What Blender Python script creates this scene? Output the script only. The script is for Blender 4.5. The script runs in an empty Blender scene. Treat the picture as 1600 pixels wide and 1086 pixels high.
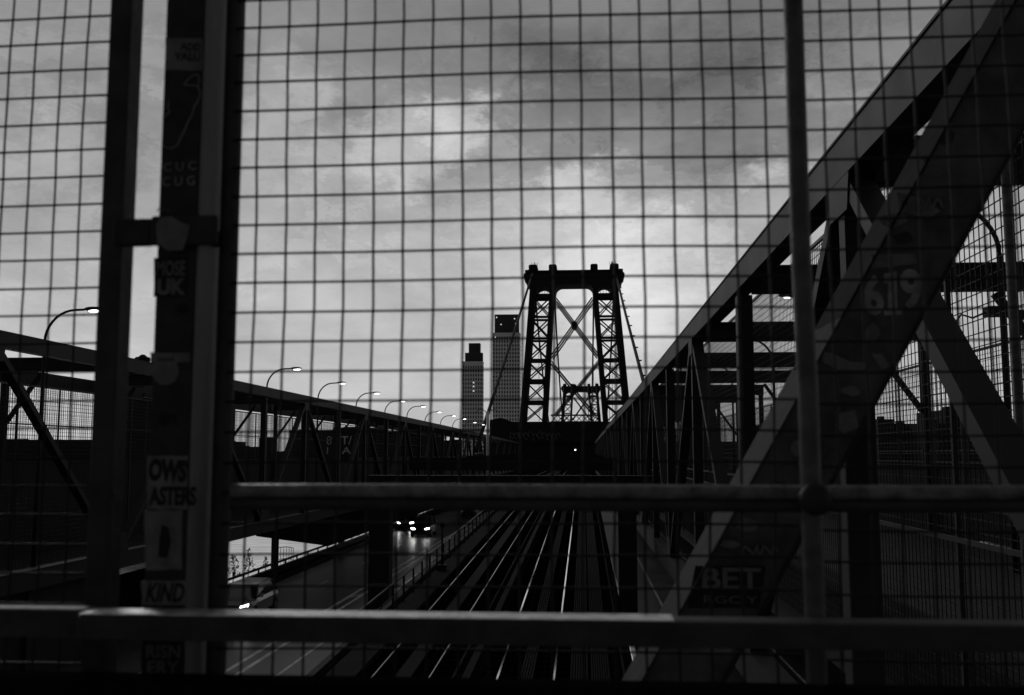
import bpy, math, random
from mathutils import Vector, Matrix
random.seed(7)
R = math.radians
SC = bpy.context.scene
COL = SC.collection
# ------------------------------------------------------------------ camera
FPX = 1600 * 35 / 36
PITCH = math.atan(167 / FPX)
YAW = math.atan(112 / FPX * math.cos(PITCH))
cam_d = bpy.data.cameras.new('camera'); cam = bpy.data.objects.new('camera', cam_d); COL.objects.link(cam)
cam_d.lens = 35; cam_d.sensor_width = 36; cam_d.clip_start = 0.05; cam_d.clip_end = 9000
cam.location = (0, 0, 0); cam.rotation_euler = (R(90) + PITCH, 0, YAW)
cam_d.dof.use_dof = True; cam_d.dof.focus_distance = 130; cam_d.dof.aperture_fstop = 5.6
SC.camera = cam
_f = (-math.sin(YAW)*math.cos(PITCH), math.cos(YAW)*math.cos(PITCH), math.sin(PITCH))
_r = (math.cos(YAW), math.sin(YAW), 0)
_u = (math.sin(YAW)*math.sin(PITCH), -math.cos(YAW)*math.sin(PITCH), math.cos(PITCH))
def P(u, v, Y=1.0):
    """surveyed point: the spot at distance Y along the bridge seen at photo position (u, v)"""
    d = [_f[i]*FPX + _r[i]*(u-800) - _u[i]*(v-543) for i in range(3)]
    return Vector((d[0]*Y/d[1], Y, d[2]*Y/d[1]))
# ------------------------------------------------------------------ world, sun, exposure
SUN_EL, SUN_AZ = 24, -38          # degrees; azimuth measured from +Y, negative to the left
w = bpy.data.worlds.new('World'); SC.world = w; w.use_nodes = True
nt = w.node_tree; nt.nodes.clear()
N = nt.nodes.new; L = nt.links.new
def vmath(op, a, b=None, sc=None):
    n = N('ShaderNodeVectorMath'); n.operation = op
    for i, x in enumerate((a, b)):
        if x is None: continue
        if isinstance(x, (tuple, Vector)): n.inputs[i].default_value = tuple(x)
        else: L(x, n.inputs[i])
    if sc is not None: n.inputs['Scale'].default_value = sc
    return n.outputs['Value'] if op in ('DOT_PRODUCT', 'LENGTH') else n.outputs['Vector']
def fmath(op, a, b=None, c=None, clamp=False):
    n = N('ShaderNodeMath'); n.operation = op; n.use_clamp = clamp
    for i, x in enumerate((a, b, c)):
        if x is None: continue
        if isinstance(x, (int, float)): n.inputs[i].default_value = x
        else: L(x, n.inputs[i])
    return n.outputs[0]
def smooth(v, a, b, lo=0.0, hi=1.0):
    n = N('ShaderNodeMapRange'); n.interpolation_type = 'SMOOTHSTEP'
    L(v, n.inputs[0])
    for i, x in enumerate((a, b, lo, hi)): n.inputs[i+1].default_value = x
    return n.outputs[0]
tc = N('ShaderNodeTexCoord'); D = tc.outputs['Generated']
def noise(vec, scale, detail=5, rough=.55, loc=(0, 0, 0), sc=(1, 1, 1), dist=0.0, out='Fac'):
    m = N('ShaderNodeMapping'); L(vec, m.inputs['Vector']); m.inputs['Location'].default_value = loc; m.inputs['Scale'].default_value = sc
    n = N('ShaderNodeTexNoise'); L(m.outputs[0], n.inputs['Vector'])
    n.inputs['Scale'].default_value = scale; n.inputs['Detail'].default_value = detail
    n.inputs['Roughness'].default_value = rough; n.inputs['Distortion'].default_value = dist
    return n.outputs[out]
sep = N('ShaderNodeSeparateXYZ'); L(D, sep.inputs[0]); dz = sep.outputs['Z']; dy = sep.outputs['Y']
wcol = noise(D, 6, 9, .72, out='Color', sc=(1, 1, 1.9))
warp = vmath('SCALE', vmath('SUBTRACT', wcol, (.5, .5, .5)), sc=.22)
DW = vmath('NORMALIZE', vmath('ADD', D, warp))
base = smooth(dz, .05, .44, .70, .29)
big = noise(D, 3.4, 6, .58, loc=(.3, .1, .7), sc=(1, 1, 2.6), dist=.3)
fine = noise(D, 10, 9, .66, loc=(2.3, .4, .2), sc=(1, 1, 2.4), dist=.5)
v = fmath('MULTIPLY', base, fmath('ADD', .50, fmath('MULTIPLY', big, 1.02)))
v = fmath('MULTIPLY', v, fmath('ADD', .72, fmath('MULTIPLY', fine, .56)))
wisp = noise(DW, 5.5, 9, .62, loc=(1.7, .2, .9), sc=(1, 1, 3.4), dist=.8)
band = fmath('MULTIPLY', smooth(dz, .08, .2), smooth(dz, .30, .46, 1, 0))
v = fmath('ADD', v, fmath('MULTIPLY', band, smooth(wisp, .53, .60, 0, .085)))
v = fmath('SUBTRACT', v, fmath('MULTIPLY', band, smooth(wisp, .47, .36, 0, .07)))
def blob(u, vv, rad, amp, core=.15):
    global v
    d = P(u, vv).normalized(); c = math.cos(rad / FPX); c0 = math.cos(rad*core/FPX)
    v = fmath('ADD', v, smooth(vmath('DOT_PRODUCT', DW, tuple(d)), c, c0, 0, amp))
for b in ((635, 235, 95, .22), (700, 185, 60, .24), (540, 265, 70, .12), (450, 235, 90, .07), (600, 285, 90, .08), (440, 160, 80, .10), (395, 290, 110, .09),
          (905, 295, 60, .2), (870, 320, 40, .1), (1190, 272, 45, .15), (960, 355, 110, .08), (850, 180, 130, -.10), (1060, 200, 190, -.09),
          (1180, 120, 160, -.05), (560, 205, 70, -.05), (720, 300, 60, -.06), (890, 345, 60, -.07), (235, 150, 90, -.03),
          (60, 220, 60, .07), (90, 320, 90, .05), (60, 400, 120, -.05), (40, 60, 140, -.05), (600, 480, 260, .05), (1000, 440, 160, .24), (880, 480, 220, .13), (830, 400, 110, .08)):
    blob(*b)
rear = smooth(dy, -.4, .25, .30, 1.0)                 # unseen rear sky dimmed on purpose to darken faces towards the viewer
v = fmath('MULTIPLY', v, fmath('MULTIPLY', rear, .74))
sky = N('ShaderNodeTexSky'); sky.sky_type = 'NISHITA'; sky.sun_disc = False
sky.sun_elevation = R(SUN_EL); sky.sun_rotation = R(SUN_AZ)
bw = N('ShaderNodeRGBToBW'); L(sky.outputs[0], bw.inputs[0])
v = fmath('ADD', fmath('MULTIPLY', v, .97), fmath('MULTIPLY', bw.outputs[0], .002))
below = smooth(dz, -.05, 0, .12, 1.0)
v = fmath('MULTIPLY', v, below)
bg = N('ShaderNodeBackground'); L(v, bg.inputs[0]); bg.inputs[1].default_value = 1.0
o = N('ShaderNodeOutputWorld'); L(bg.outputs[0], o.inputs[0])
sd = bpy.data.lights.new('sun', 'SUN'); sd.energy = .5; sd.angle = R(25); sd.color = (1, 1, 1)
sun = bpy.data.objects.new('sun', sd); COL.objects.link(sun)
az = R(SUN_AZ); el = R(SUN_EL)
sdir = Vector((math.sin(az)*math.cos(el), math.cos(az)*math.cos(el), math.sin(el)))
sun.rotation_euler = sdir.to_track_quat('Z', 'Y').to_euler()
SC.view_settings.view_transform = 'Standard'; SC.view_settings.look = 'None'
SC.view_settings.exposure = 0; SC.view_settings.gamma = 1

# ------------------------------------------------------------------ materials
MATS = {}
def mat(name, base, rough=.6, metal=0.0, amp=.25, scale=3.0, bump=0.0, spec=.12, stretch=(1, 1, 1)):
    if name in MATS: return MATS[name]
    m = bpy.data.materials.new(name); m.use_nodes = True; t = m.node_tree
    b = t.nodes['Principled BSDF']
    b.inputs['Roughness'].default_value = rough; b.inputs['Metallic'].default_value = metal
    b.inputs['Specular IOR Level'].default_value = spec
    c = t.nodes.new('ShaderNodeTexCoord'); mp = t.nodes.new('ShaderNodeMapping'); mp.inputs['Scale'].default_value = stretch
    n = t.nodes.new('ShaderNodeTexNoise'); n.inputs['Scale'].default_value = scale; n.inputs['Detail'].default_value = 6
    n.inputs['Roughness'].default_value = .65
    t.links.new(c.outputs['Object'], mp.inputs[0]); t.links.new(mp.outputs[0], n.inputs[0])
    r = t.nodes.new('ShaderNodeMapRange'); t.links.new(n.outputs['Fac'], r.inputs[0])
    r.inputs[1].default_value = .3; r.inputs[2].default_value = .7
    r.inputs[3].default_value = base*(1-amp); r.inputs[4].default_value = base*(1+amp)
    t.links.new(r.outputs[0], b.inputs['Base Color'])
    r2 = t.nodes.new('ShaderNodeMapRange'); t.links.new(n.outputs['Fac'], r2.inputs[0])
    r2.inputs[3].default_value = max(.02, rough*.75); r2.inputs[4].default_value = min(1, rough*1.25)
    t.links.new(r2.outputs[0], b.inputs['Roughness'])
    if bump:
        bp = t.nodes.new('ShaderNodeBump'); bp.inputs['Strength'].default_value = bump; bp.inputs['Distance'].default_value = .02
        t.links.new(n.outputs['Fac'], bp.inputs['Height']); t.links.new(bp.outputs[0], b.inputs['Normal'])
    MATS[name] = m; return m
def emit(name, val, strength):
    if name in MATS: return MATS[name]
    m = bpy.data.materials.new(name); m.use_nodes = True
    b = m.node_tree.nodes['Principled BSDF']; b.inputs['Base Color'].default_value = (.8, .8, .8, 1)
    b.inputs['Emission Color'].default_value = (val, val, val, 1); b.inputs['Emission Strength'].default_value = strength
    MATS[name] = m; return m
STEEL = mat('bridge_paint', .019, .6, amp=.3, scale=1.4, bump=.15)
STEEL_D = mat('dark_steel', .022, .7, amp=.3, scale=2)
FAR = mat('far_steel', .012, .8, amp=.2, scale=.2, spec=.2)
PIPE = mat('worn_pipe_paint', .07, .42, amp=.5, scale=14, bump=.3)
PIPE_D = mat('dark_pipe_paint', .032, .5, amp=.4, scale=14, bump=.3)
WIRE = mat('fence_wire', .012, .5, amp=.3, scale=20)
SIDE = mat('post_lit_side', .15, .5, amp=.15, scale=9, bump=.2)  # lighter grey stands in for light falling on the post's side
FACE = mat('post_black_paint', .024, .5, amp=.4, scale=20, bump=.2)
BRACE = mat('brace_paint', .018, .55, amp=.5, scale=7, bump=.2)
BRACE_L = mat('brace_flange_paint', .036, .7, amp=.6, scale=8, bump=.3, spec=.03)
ASPHALT = mat('wet_asphalt', .028, .4, amp=.55, scale=.8, bump=.5, spec=.5, stretch=(1, .3, 1))
CONC = mat('concrete', .017, .8, amp=.5, scale=1.2, bump=.3, spec=.02)
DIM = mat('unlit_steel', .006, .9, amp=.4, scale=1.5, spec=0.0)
BALLAST = mat('track_bed', .006, .9, amp=.4, scale=4, bump=.4, spec=.0)
TIE = mat('timber_tie', .004, .9, amp=.4, scale=6, spec=0.0)
RAIL = mat('polished_rail', .95, .09, metal=1.0, amp=.1, scale=3, stretch=(8, .3, 8))
RAIL_D = mat('dull_rail', .35, .3, metal=1.0, amp=.3, scale=3, stretch=(8, .3, 8))
PLANK = mat('walk_plank', .014, .7, amp=.3, scale=3, bump=.2, spec=.02, stretch=(6, .4, 1))
PAINT = mat('road_paint', .42, .4, amp=.6, scale=2.2, spec=.5)
STICK = mat('sticker_grey', .10, .6, amp=.35, scale=22)
STICK_L = mat('sticker_pale', .115, .6, amp=.35, scale=22)
INK = mat('sticker_ink', .012, .6, amp=.2, scale=20)
MARK = mat('paint_marker', .17, .6, amp=.4, scale=30)
SIDING = mat('tower_facade', .55, .6, amp=.15, scale=.05)
SIDING_D = mat('tower_crown', .04, .6, amp=.2, scale=.05)
GLASS = mat('window_glass', .012, .25, amp=.2, scale=.1)
CITY = mat('city_block', .015, .9, amp=.3, scale=.02)
LEAF = mat('leaves', .05, .8, amp=.4, scale=5)
CARP = mat('car_paint', .02, .15, amp=.1, scale=2, spec=.8)
CARG = mat('car_glass', .01, .06, amp=.1, scale=2, spec=.6)
TYRE = mat('tyre_rubber', .012, .8, amp=.1, scale=5)
RIM = mat('wheel_rim', .35, .35, metal=1, amp=.1, scale=5)
LAMP = emit('lamp_glow', 1, 6); HEAD = emit('headlight_glow', 1, 60); WIN = emit('lit_window', 1, .7); SIGNAL = emit('signal_glow', 1, 12)

# ------------------------------------------------------------------ mesh helpers
class M:
    def __init__(s): s.v = []; s.f = []
    def add(s, v, f):
        k = len(s.v); s.v += [tuple(x) for x in v]; s.f += [tuple(i+k for i in q) for q in f]; return s
    def box(s, x0, x1, y0, y1, z0, z1):
        v = [(x, y, z) for x in (x0, x1) for y in (y0, y1) for z in (z0, z1)]
        return s.add(v, [(0, 1, 3, 2), (4, 6, 7, 5), (0, 4, 5, 1), (2, 3, 7, 6), (0, 2, 6, 4), (1, 5, 7, 3)])
    def bar(s, p, q, w, h, side=(1, 0, 0)):
        """bar p->q, w along 'side', h across it"""
        p = Vector(p); q = Vector(q); d = (q-p).normalized(); a = Vector(side); a = (a - d*a.dot(d)).normalized(); b = d.cross(a)
        v = [e + a*(w/2*i) + b*(h/2*j) for e in (p, q) for i, j in ((-1, -1), (1, -1), (1, 1), (-1, 1))]
        return s.add(v, [(3, 2, 1, 0), (4, 5, 6, 7), (0, 1, 5, 4), (1, 2, 6, 5), (2, 3, 7, 6), (3, 0, 4, 7)])
    def tube(s, pts, r, n=6, cap=True):
        pts = [Vector(p) for p in pts]; rings = []
        for i, p in enumerate(pts):
            d = (pts[min(i+1, len(pts)-1)] - pts[max(i-1, 0)]).normalized()
            a = d.cross(Vector((0, 0, 1)))
            if a.length < .1: a = d.cross(Vector((0, 1, 0)))
            a.normalize(); b = d.cross(a); rr = r[i] if isinstance(r, (list, tuple)) else r
            rings.append([p + (a*math.cos(t) + b*math.sin(t))*rr for t in [2*math.pi*k/n for k in range(n)]])
        v = [x for q in rings for x in q]; f = []
        for i in range(len(pts)-1):
            for k in range(n): f.append((i*n+k, i*n+(k+1) % n, (i+1)*n+(k+1) % n, (i+1)*n+k))
        if cap: f += [tuple(range(n))[::-1], tuple((len(pts)-1)*n+k for k in range(n))]
        return s.add(v, f)
    def plate(s, poly, y0, y1):
        """polygon in XZ given thickness along Y"""
        n = len(poly); v = [(x, y0, z) for x, z in poly] + [(x, y1, z) for x, z in poly]
        return s.add(v, [tuple(range(n)), tuple(range(2*n-1, n-1, -1))] + [(i, i+n, (i+1) % n+n, (i+1) % n) for i in range(n)])
    def plateYZ(s, poly, x0, x1):
        n = len(poly); v = [(x0, y, z) for y, z in poly] + [(x1, y, z) for y, z in poly]
        return s.add(v, [tuple(range(n)), tuple(range(2*n-1, n-1, -1))] + [(i, i+n, (i+1) % n+n, (i+1) % n) for i in range(n)])
    def ball(s, c, r, n=8, m=6, sc=(1, 1, 1)):
        v = []; f = []
        for i in range(m+1):
            a = math.pi*i/m
            for k in range(n):
                b = 2*math.pi*k/n; v.append((c[0]+r*sc[0]*math.sin(a)*math.cos(b), c[1]+r*sc[1]*math.sin(a)*math.sin(b), c[2]+r*sc[2]*math.cos(a)))
        for i in range(m):
            for k in range(n): f.append((i*n+k, i*n+(k+1) % n, (i+1)*n+(k+1) % n, (i+1)*n+k))
        return s.add(v, f)
    def build(s, name, m, parent=None, smooth=False, bevel=0, off=None):
        me = bpy.data.meshes.new(name)
        vv = s.v if off is None else [(x-off[0], y-off[1], z-off[2]) for x, y, z in s.v]
        me.from_pydata(vv, [], s.f); me.update(); me.materials.append(m)
        if smooth: me.polygons.foreach_set('use_smooth', [True]*len(me.polygons))
        ob = bpy.data.objects.new(name, me); COL.objects.link(ob)
        if parent: ob.parent = parent
        if bevel:
            b = ob.modifiers.new('bevel', 'BEVEL'); b.width = bevel; b.segments = 2; b.limit_method = 'ANGLE'
        return ob
def tag(ob, label=None, cat=None, group=None, kind=None):
    if label: ob['label'] = label
    if cat:
        ob['category'] = cat; ob['kind'] = 'thing'
    if group: ob['group'] = group
    if kind: ob['kind'] = kind
    return ob
def thing(name, label, cat, loc=(0, 0, 0), group=None, rz=0):
    e = bpy.data.objects.new(name, None); COL.objects.link(e); e.location = loc; e.rotation_euler = (0, 0, rz)
    e.empty_display_size = .3
    return tag(e, label, cat, group)
def dup(root, loc, label=None, rz=None):
    r = root.copy(); COL.objects.link(r); r.location = loc
    if label: r['label'] = label
    if rz is not None: r.rotation_euler = (0, 0, rz)
    for ch in list(root.children):
        c = ch.copy(); COL.objects.link(c); c.parent = r
        for g in list(ch.children):
            d = g.copy(); COL.objects.link(d); d.parent = c
    return r
def struct(name, m, ma, **k): return tag(m.build(name, ma, **k), kind='structure')
def lettering(txt, c, h, m, parent, width=None, name='lettering', rot=0, shear=0, bold=.0):
    """letters standing in the XZ plane, facing the viewer (-Y), centred on c"""
    cu = bpy.data.curves.new('tmp', 'FONT'); cu.body = txt; cu.size = 1; cu.align_x = 'CENTER'; cu.align_y = 'CENTER'
    cu.extrude = .004; cu.offset = bold; cu.shear = shear; cu.resolution_u = 3; cu.space_line = .8
    ob = bpy.data.objects.new('tmp', cu); COL.objects.link(ob)
    bpy.context.view_layer.update()
    me = bpy.data.meshes.new_from_object(ob.evaluated_get(bpy.context.evaluated_depsgraph_get()))
    bpy.data.objects.remove(ob); me.name = name
    xs = [q.co.x for q in me.vertices]; ys = [q.co.y for q in me.vertices]
    sy = h/(max(ys)-min(ys)); sx = (width/(max(xs)-min(xs))) if width else sy
    cx = (max(xs)+min(xs))/2; cy = (max(ys)+min(ys))/2
    co, si = math.cos(rot), math.sin(rot)
    for q in me.vertices:
        x = (q.co.x-cx)*sx; z = (q.co.y-cy)*sy
        q.co = (c[0]+x*co-z*si, c[1] - q.co.z*.12, c[2]+x*si+z*co)
    me.materials.clear(); me.materials.append(m)
    ob = bpy.data.objects.new(name, me); COL.objects.link(ob)
    if parent: ob.parent = parent
    return ob
ORD = ['first', 'second', 'third', 'fourth', 'fifth', 'sixth', 'seventh', 'eighth', 'ninth', 'tenth', 'eleventh', 'twelfth', 'thirteenth',
       'fourteenth', 'fifteenth', 'sixteenth', 'seventeenth', 'eighteenth', 'nineteenth', 'twentieth']

# ------------------------------------------------------------------ setting: water, far shore, road decks
XL, XR = -17.6, 3.05                   # inner faces of the two trusses
def ht(Y): return 3.72 - 5.5e-6*Y*Y     # top chord height, the bridge is slightly cambered
def hb(Y): return -3.68 - 5.5e-6*Y*Y
def ztr(Y): return -6.31 + .025*Y if Y < 85 else -4.185 + .3*(1-math.exp(-(Y-85)*.025/.3))
# water with ripples
wm = bpy.data.materials.new('river_water'); wm.use_nodes = True; t = wm.node_tree; b = t.nodes['Principled BSDF']
b.inputs['Base Color'].default_value = (.14, .14, .14, 1); b.inputs['Roughness'].default_value = .2; b.inputs['IOR'].default_value = 1.33
b.inputs['Specular IOR Level'].default_value = 1.0
c = t.nodes.new('ShaderNodeTexCoord'); mp = t.nodes.new('ShaderNodeMapping'); mp.inputs['Scale'].default_value = (.25, 1, 1)
n = t.nodes.new('ShaderNodeTexNoise'); n.inputs['Scale'].default_value = .16; n.inputs['Detail'].default_value = 5
mr_ = t.nodes.new('ShaderNodeMapRange'); mr_.inputs[1].default_value = .35; mr_.inputs[2].default_value = .65; mr_.inputs[3].default_value = .5; mr_.inputs[4].default_value = .85
t.links.new(c.outputs['Object'], mp.inputs[0]); t.links.new(mp.outputs[0], n.inputs[0]); t.links.new(n.outputs[0], mr_.inputs[0]); t.links.new(mr_.outputs[0], b.inputs['Base Color']); b.inputs['Metallic'].default_value = .8
struct('river', M().add([(-5000, -60, -42), (5000, -60, -42), (5000, 7000, -42), (-5000, 7000, -42)], [(0, 1, 2, 3)]), wm)
struct('far_shore', M().box(-5000, 5000, 1500, 6500, -45, -38), CITY)
struct('left_road', M().box(-18.9, -8.2, 2, 292, -8.1, -7.4), ASPHALT)
struct('left_pavement', M().box(-18.9, -18.2, 2, 292, -7.395, -7.2), STEEL_D)
struct('right_road', M().box(1.9, 7.35, 2, 292, -8.1, -7.4), ASPHALT)
struct('right_pavement', M().box(7.36, 8.6, 2, 292, -8.1, -7.22), CONC)
# road markings
def strip(m, x, w_, y0, y1, z): m.add([(x-w_/2, y0, z), (x+w_/2, y0, z), (x+w_/2, y1, z), (x-w_/2, y1, z)], [(0, 1, 2, 3)])
m = M(); zt = -7.396
strip(m, -12.3, .19, 4, 290, zt); strip(m, -11.75, .19, 4, 290, zt)
strip(m, -10.35, .12, 4, 290, zt)
y = 8
while y < 280: strip(m, -15.1, .12, y, y+3, zt); y += 12
y = 52
while y < 130:
    m.add([(-12.2, y, zt), (-12.2, y+.5, zt), (-11.85, y+1.6, zt), (-11.85, y+1.1, zt)], [(3, 2, 1, 0)]); y += 3.2
strip(m, 3.8, .12, 4, 290, zt); strip(m, 7.15, .10, 4, 290, zt)
struct('road_marking', m, PAINT)
# track deck
def slabY(m, x0, x1, ys, top, th):
    for a, b_ in zip(ys[:-1], ys[1:]):
        za, zb = top(a), top(b_)
        m.add([(x0, a, za-th), (x1, a, za-th), (x1, b_, zb-th), (x0, b_, zb-th), (x0, a, za), (x1, a, za), (x1, b_, zb), (x0, b_, zb)],
              [(3, 2, 1, 0), (4, 5, 6, 7), (0, 1, 5, 4), (2, 3, 7, 6), (1, 2, 6, 5), (3, 0, 4, 7)])
YS = [2, 25, 50, 70, 85, 90, 95, 100, 110, 125, 150, 200, 286]
m = M(); slabY(m, -7.1, 1.35, YS, lambda y: ztr(y)-.32, .5); struct('track_deck', m, BALLAST)
m = M(); slabY(m, -6.75, -5.95, YS, lambda y: ztr(y)-.05, .26); struct('left_track_walkway', m, CONC)
m = M(); slabY(m, -7.3, -7.1, YS, lambda y: ztr(y)-.1, 1.6); struct('deck_edge', m, STEEL_D)

# ------------------------------------------------------------------ railway tracks
def railway(label, xs, planks):
    t = thing('railway_track', label, 'railway track', (0, 0, 0), 'railway tracks on the bridge deck')
    for x in xs:
        m = M()
        hw = .026 if xs[0] > -3 else .018; slabY(m, x-hw, x+hw, YS, lambda y: ztr(y), .045)
        r_ = m.build('rail', RAIL if xs[0] > -3 else RAIL_D, t)
        m = M(); slabY(m, x-.012, x+.012, YS, lambda y: ztr(y)-.046, .10); slabY(m, x-.07, x+.07, YS, lambda y: ztr(y)-.147, .02)
        m.build('rail_web', DIM, r_)
    g = M()
    for x in (xs[0]+.28, xs[1]-.28): slabY(g, x-.03, x+.03, YS, lambda y: ztr(y)-.1, .07)
    g.build('guard_rail', TIE, t)
    m = M(); y = 5.0; c_ = (xs[0]+xs[1])/2
    while y < 150:
        z = ztr(y)-.17; m.box(c_-1.25, c_+1.25, y, y+.24, z-.15, z); y += .62
    tag(m.build('sleepers', TIE, t), kind='stuff')
    return t
railway('railway track with the two brightest polished rails, right of the centre strip', (-2.24, -.80), 0)
railway('railway track with duller rails, beside the railing and roadway', (-5.45, -3.98), 0)
# longitudinal boards and gratings between and beside the rails
def board(label, x0, x1, dz_, slats=0, name='walk_board', y0=4, y1=200, ma=PLANK, cat='walkway board'):
    m = M(); ys = [y for y in YS if y0 < y < y1]; ys = [y0]+ys+[y1]
    if slats:
        w_ = (x1-x0)/slats
        for k in range(slats): slabY(m, x0+w_*k+w_*.18, x0+w_*(k+1)-w_*.18, ys, lambda y: ztr(y)+dz_, .04)
    else: slabY(m, x0, x1, ys, lambda y: ztr(y)+dz_, .06)
    o_ = m.build(name, ma); tag(o_, label, cat, 'boards and gratings along the tracks'); return o_
board('wide plank strip lying between the two dull rails beside the roadway', -4.92, -4.50, -.05)
board('narrow slatted strip lying between the two bright rails', -1.70, -1.34, -.05, 5)
board('pale cover board over the power rail between the two tracks', -3.12, -2.92, .06)
board('thin cable trough board just right of the pale cover board', -3.42, -3.36, -.02)
board('broad slatted grating right of the bright track, inner half', -.40, .08, 0, 7, 'walkway_grating')
board('broad slatted grating right of the bright track, outer half', .14, .64, 0, 8, 'walkway_grating')
board('thin dark edge strip along the right edge of the track deck', .98, 1.03, .02, ma=CONC)
# railing beside the left walkway
rl = thing('walkway_railing', 'metal post railing between the roadway and the railway tracks', 'railing')
m = M(); slabY(m, -6.72, -6.67, [30, 50, 70, 85, 95, 110, 125, 150, 190], lambda y: ztr(y)+.95, .05); m.build('top_rail', PIPE, rl)
m = M(); slabY(m, -6.71, -6.68, [30, 50, 70, 85, 95, 110, 125, 150, 190], lambda y: ztr(y)+.5, .04); m.build('middle_rail', STEEL_D, rl)
y = 31
m0 = M().box(-.035, .035, -.035, .035, 0, .93); pm = m0.build('post', STEEL_D, rl); pm.location = (-6.695, y, ztr(y)-.05)
for k in range(1, 60):
    c_ = pm.copy(); COL.objects.link(c_); c_.parent = rl; yy = y+k*2.1; c_.location = (-6.695, yy, ztr(yy)-.05)
for yy in (45.6, ):
    t = thing('marker_post', 'slim dark post with a small round knob beside the track railing', 'post', (-6.45, yy, ztr(yy)-.05))
    M().tube([(0, 0, 0), (0, 0, 1.95)], .045, 8).build('pole', STEEL_D, t, True)
    M().ball((0, 0, 2.04), .13).build('knob', STEEL_D, t, True); M().box(-.2, .2, -.2, .2, 0, .25).build('base', STEEL_D, t)
# left outer parapet over the water
t = thing('parapet', 'dark parapet with a top rail along the outer edge of the left roadway', 'parapet')
M().box(-18.95, -18.75, 2, 292, -7.2, -6.86).build('wall', STEEL_D, t)
M().box(-18.92, -18.80, 2, 292, -6.66, -6.55).build('top_rail', STEEL_D, t)
for k in range(60):
    yy = 42+k*2.6; M().box(-18.9, -18.82, yy-.05, yy+.05, -6.86, -6.66).build('post', STEEL_D, t)
t = thing('plate_girder', 'solid dark girder wall below the near end of the left truss', 'girder')
M().box(-18.25, -18.15, 3, 37.4, -7.2, -3.7).build('web', STEEL_D, t)
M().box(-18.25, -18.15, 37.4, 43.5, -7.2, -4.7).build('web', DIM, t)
for k in range(8): M().box(-18.15, -18.0, 6+k*4.3, 6.1+k*4.3, -7.2, -4.35).build('stiffener', STEEL_D, t)
# dark platform that roofs part of the left roadway
m = M(); poly = [(-17.55, 53), (-12.2, 47.6), (-12.2, 286), (-17.55, 286)]
m.add([(x, y, -4.36) for x, y in poly]+[(x, y, -4.3) for x, y in poly], [(3, 2, 1, 0), (4, 5, 6, 7), (0, 1, 5, 4), (1, 2, 6, 5), (2, 3, 7, 6), (3, 0, 4, 7)])
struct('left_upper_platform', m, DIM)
struct('left_outer_deck', M().box(-22.6, -18.1, 4, 288, -4.35, -4.05), STEEL_D)
tag(M().box(9.55, 9.75, 1, 288, -8.2, -2.25).build('edge_girder', STEEL_D), 'long dark edge girder under the outer side of the right footway', 'girder')
struct('right_footway_deck', M().box(4.75, 9.5, 1, 288, -2.5, -2.2), STEEL_D)
for k in range(4):
    yy = 61.6+k*17
    o_ = M().box(-19.35, -18.98, yy-.18, yy+.18, -8, -4.35).build('support_column', STEEL_D)
    tag(o_, 'dark support column under the left outer deck, %s from the viewer' % ORD[k], 'column', 'columns under the left outer deck')
# ladder cage at the water
t = thing('ladder_cage', 'caged ladder top standing behind the left parapet against the water', 'ladder', (-19.4, 64.5, -7.6))
for i in range(7):
    a = .45*i; M().tube([(i*.17-.5, .3*math.sin(a), 0), (i*.17-.5, .3*math.sin(a), 1.55+.06*math.sin(a*1.3))], .018, 5).build('bar', STEEL_D, t)
for z in (.8, 1.55): M().tube([(i*.17-.5, .3*math.sin(.45*i), z+.05*math.sin(i*.6)) for i in range(7)], .022, 5).build('hoop', STEEL_D, t)
# scrubby plants along the parapet
def shrub(loc, h, n_, label):
    t = thing('shrub', label, 'plant', loc, 'wild plants growing along the left parapet')
    M().tube([(0, 0, 0), (.05*h, 0, h*.5), (0, .02, h)], [.03, .02, .006], 5).build('stem', LEAF, t)
    m = M()
    for i in range(n_):
        a = random.uniform(0, 6.28); z = random.uniform(.25, 1)*h; rr = random.uniform(.05, .45)*(1.25-z/h)*h*.8; s_ = random.uniform(.04, .09)
        c_ = Vector((rr*math.cos(a), rr*math.sin(a), z+random.uniform(-.05, .05))); d1 = Vector((random.uniform(-1, 1), random.uniform(-1, 1), random.uniform(-1, 1))).normalized()*s_
        d2 = d1.cross(Vector((random.uniform(-1, 1), .3, random.uniform(-1, 1)))).normalized()*s_*.6
        m.add([c_-d1, c_+d2, c_+d1, c_-d2], [(0, 1, 2, 3)])
    m.build('leaves', LEAF, t)
shrub((-19.1, 54.0, -7.0), 1.55, 170, 'bushy weed nearest the bright water gap, left one')
shrub((-19.15, 56.6, -7.0), 1.65, 150, 'tall thin weed with feathered leaves in front of the water')
shrub((-19.1, 59.6, -7.0), .85, 70, 'low sprig of weed beside the dark column')

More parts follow.
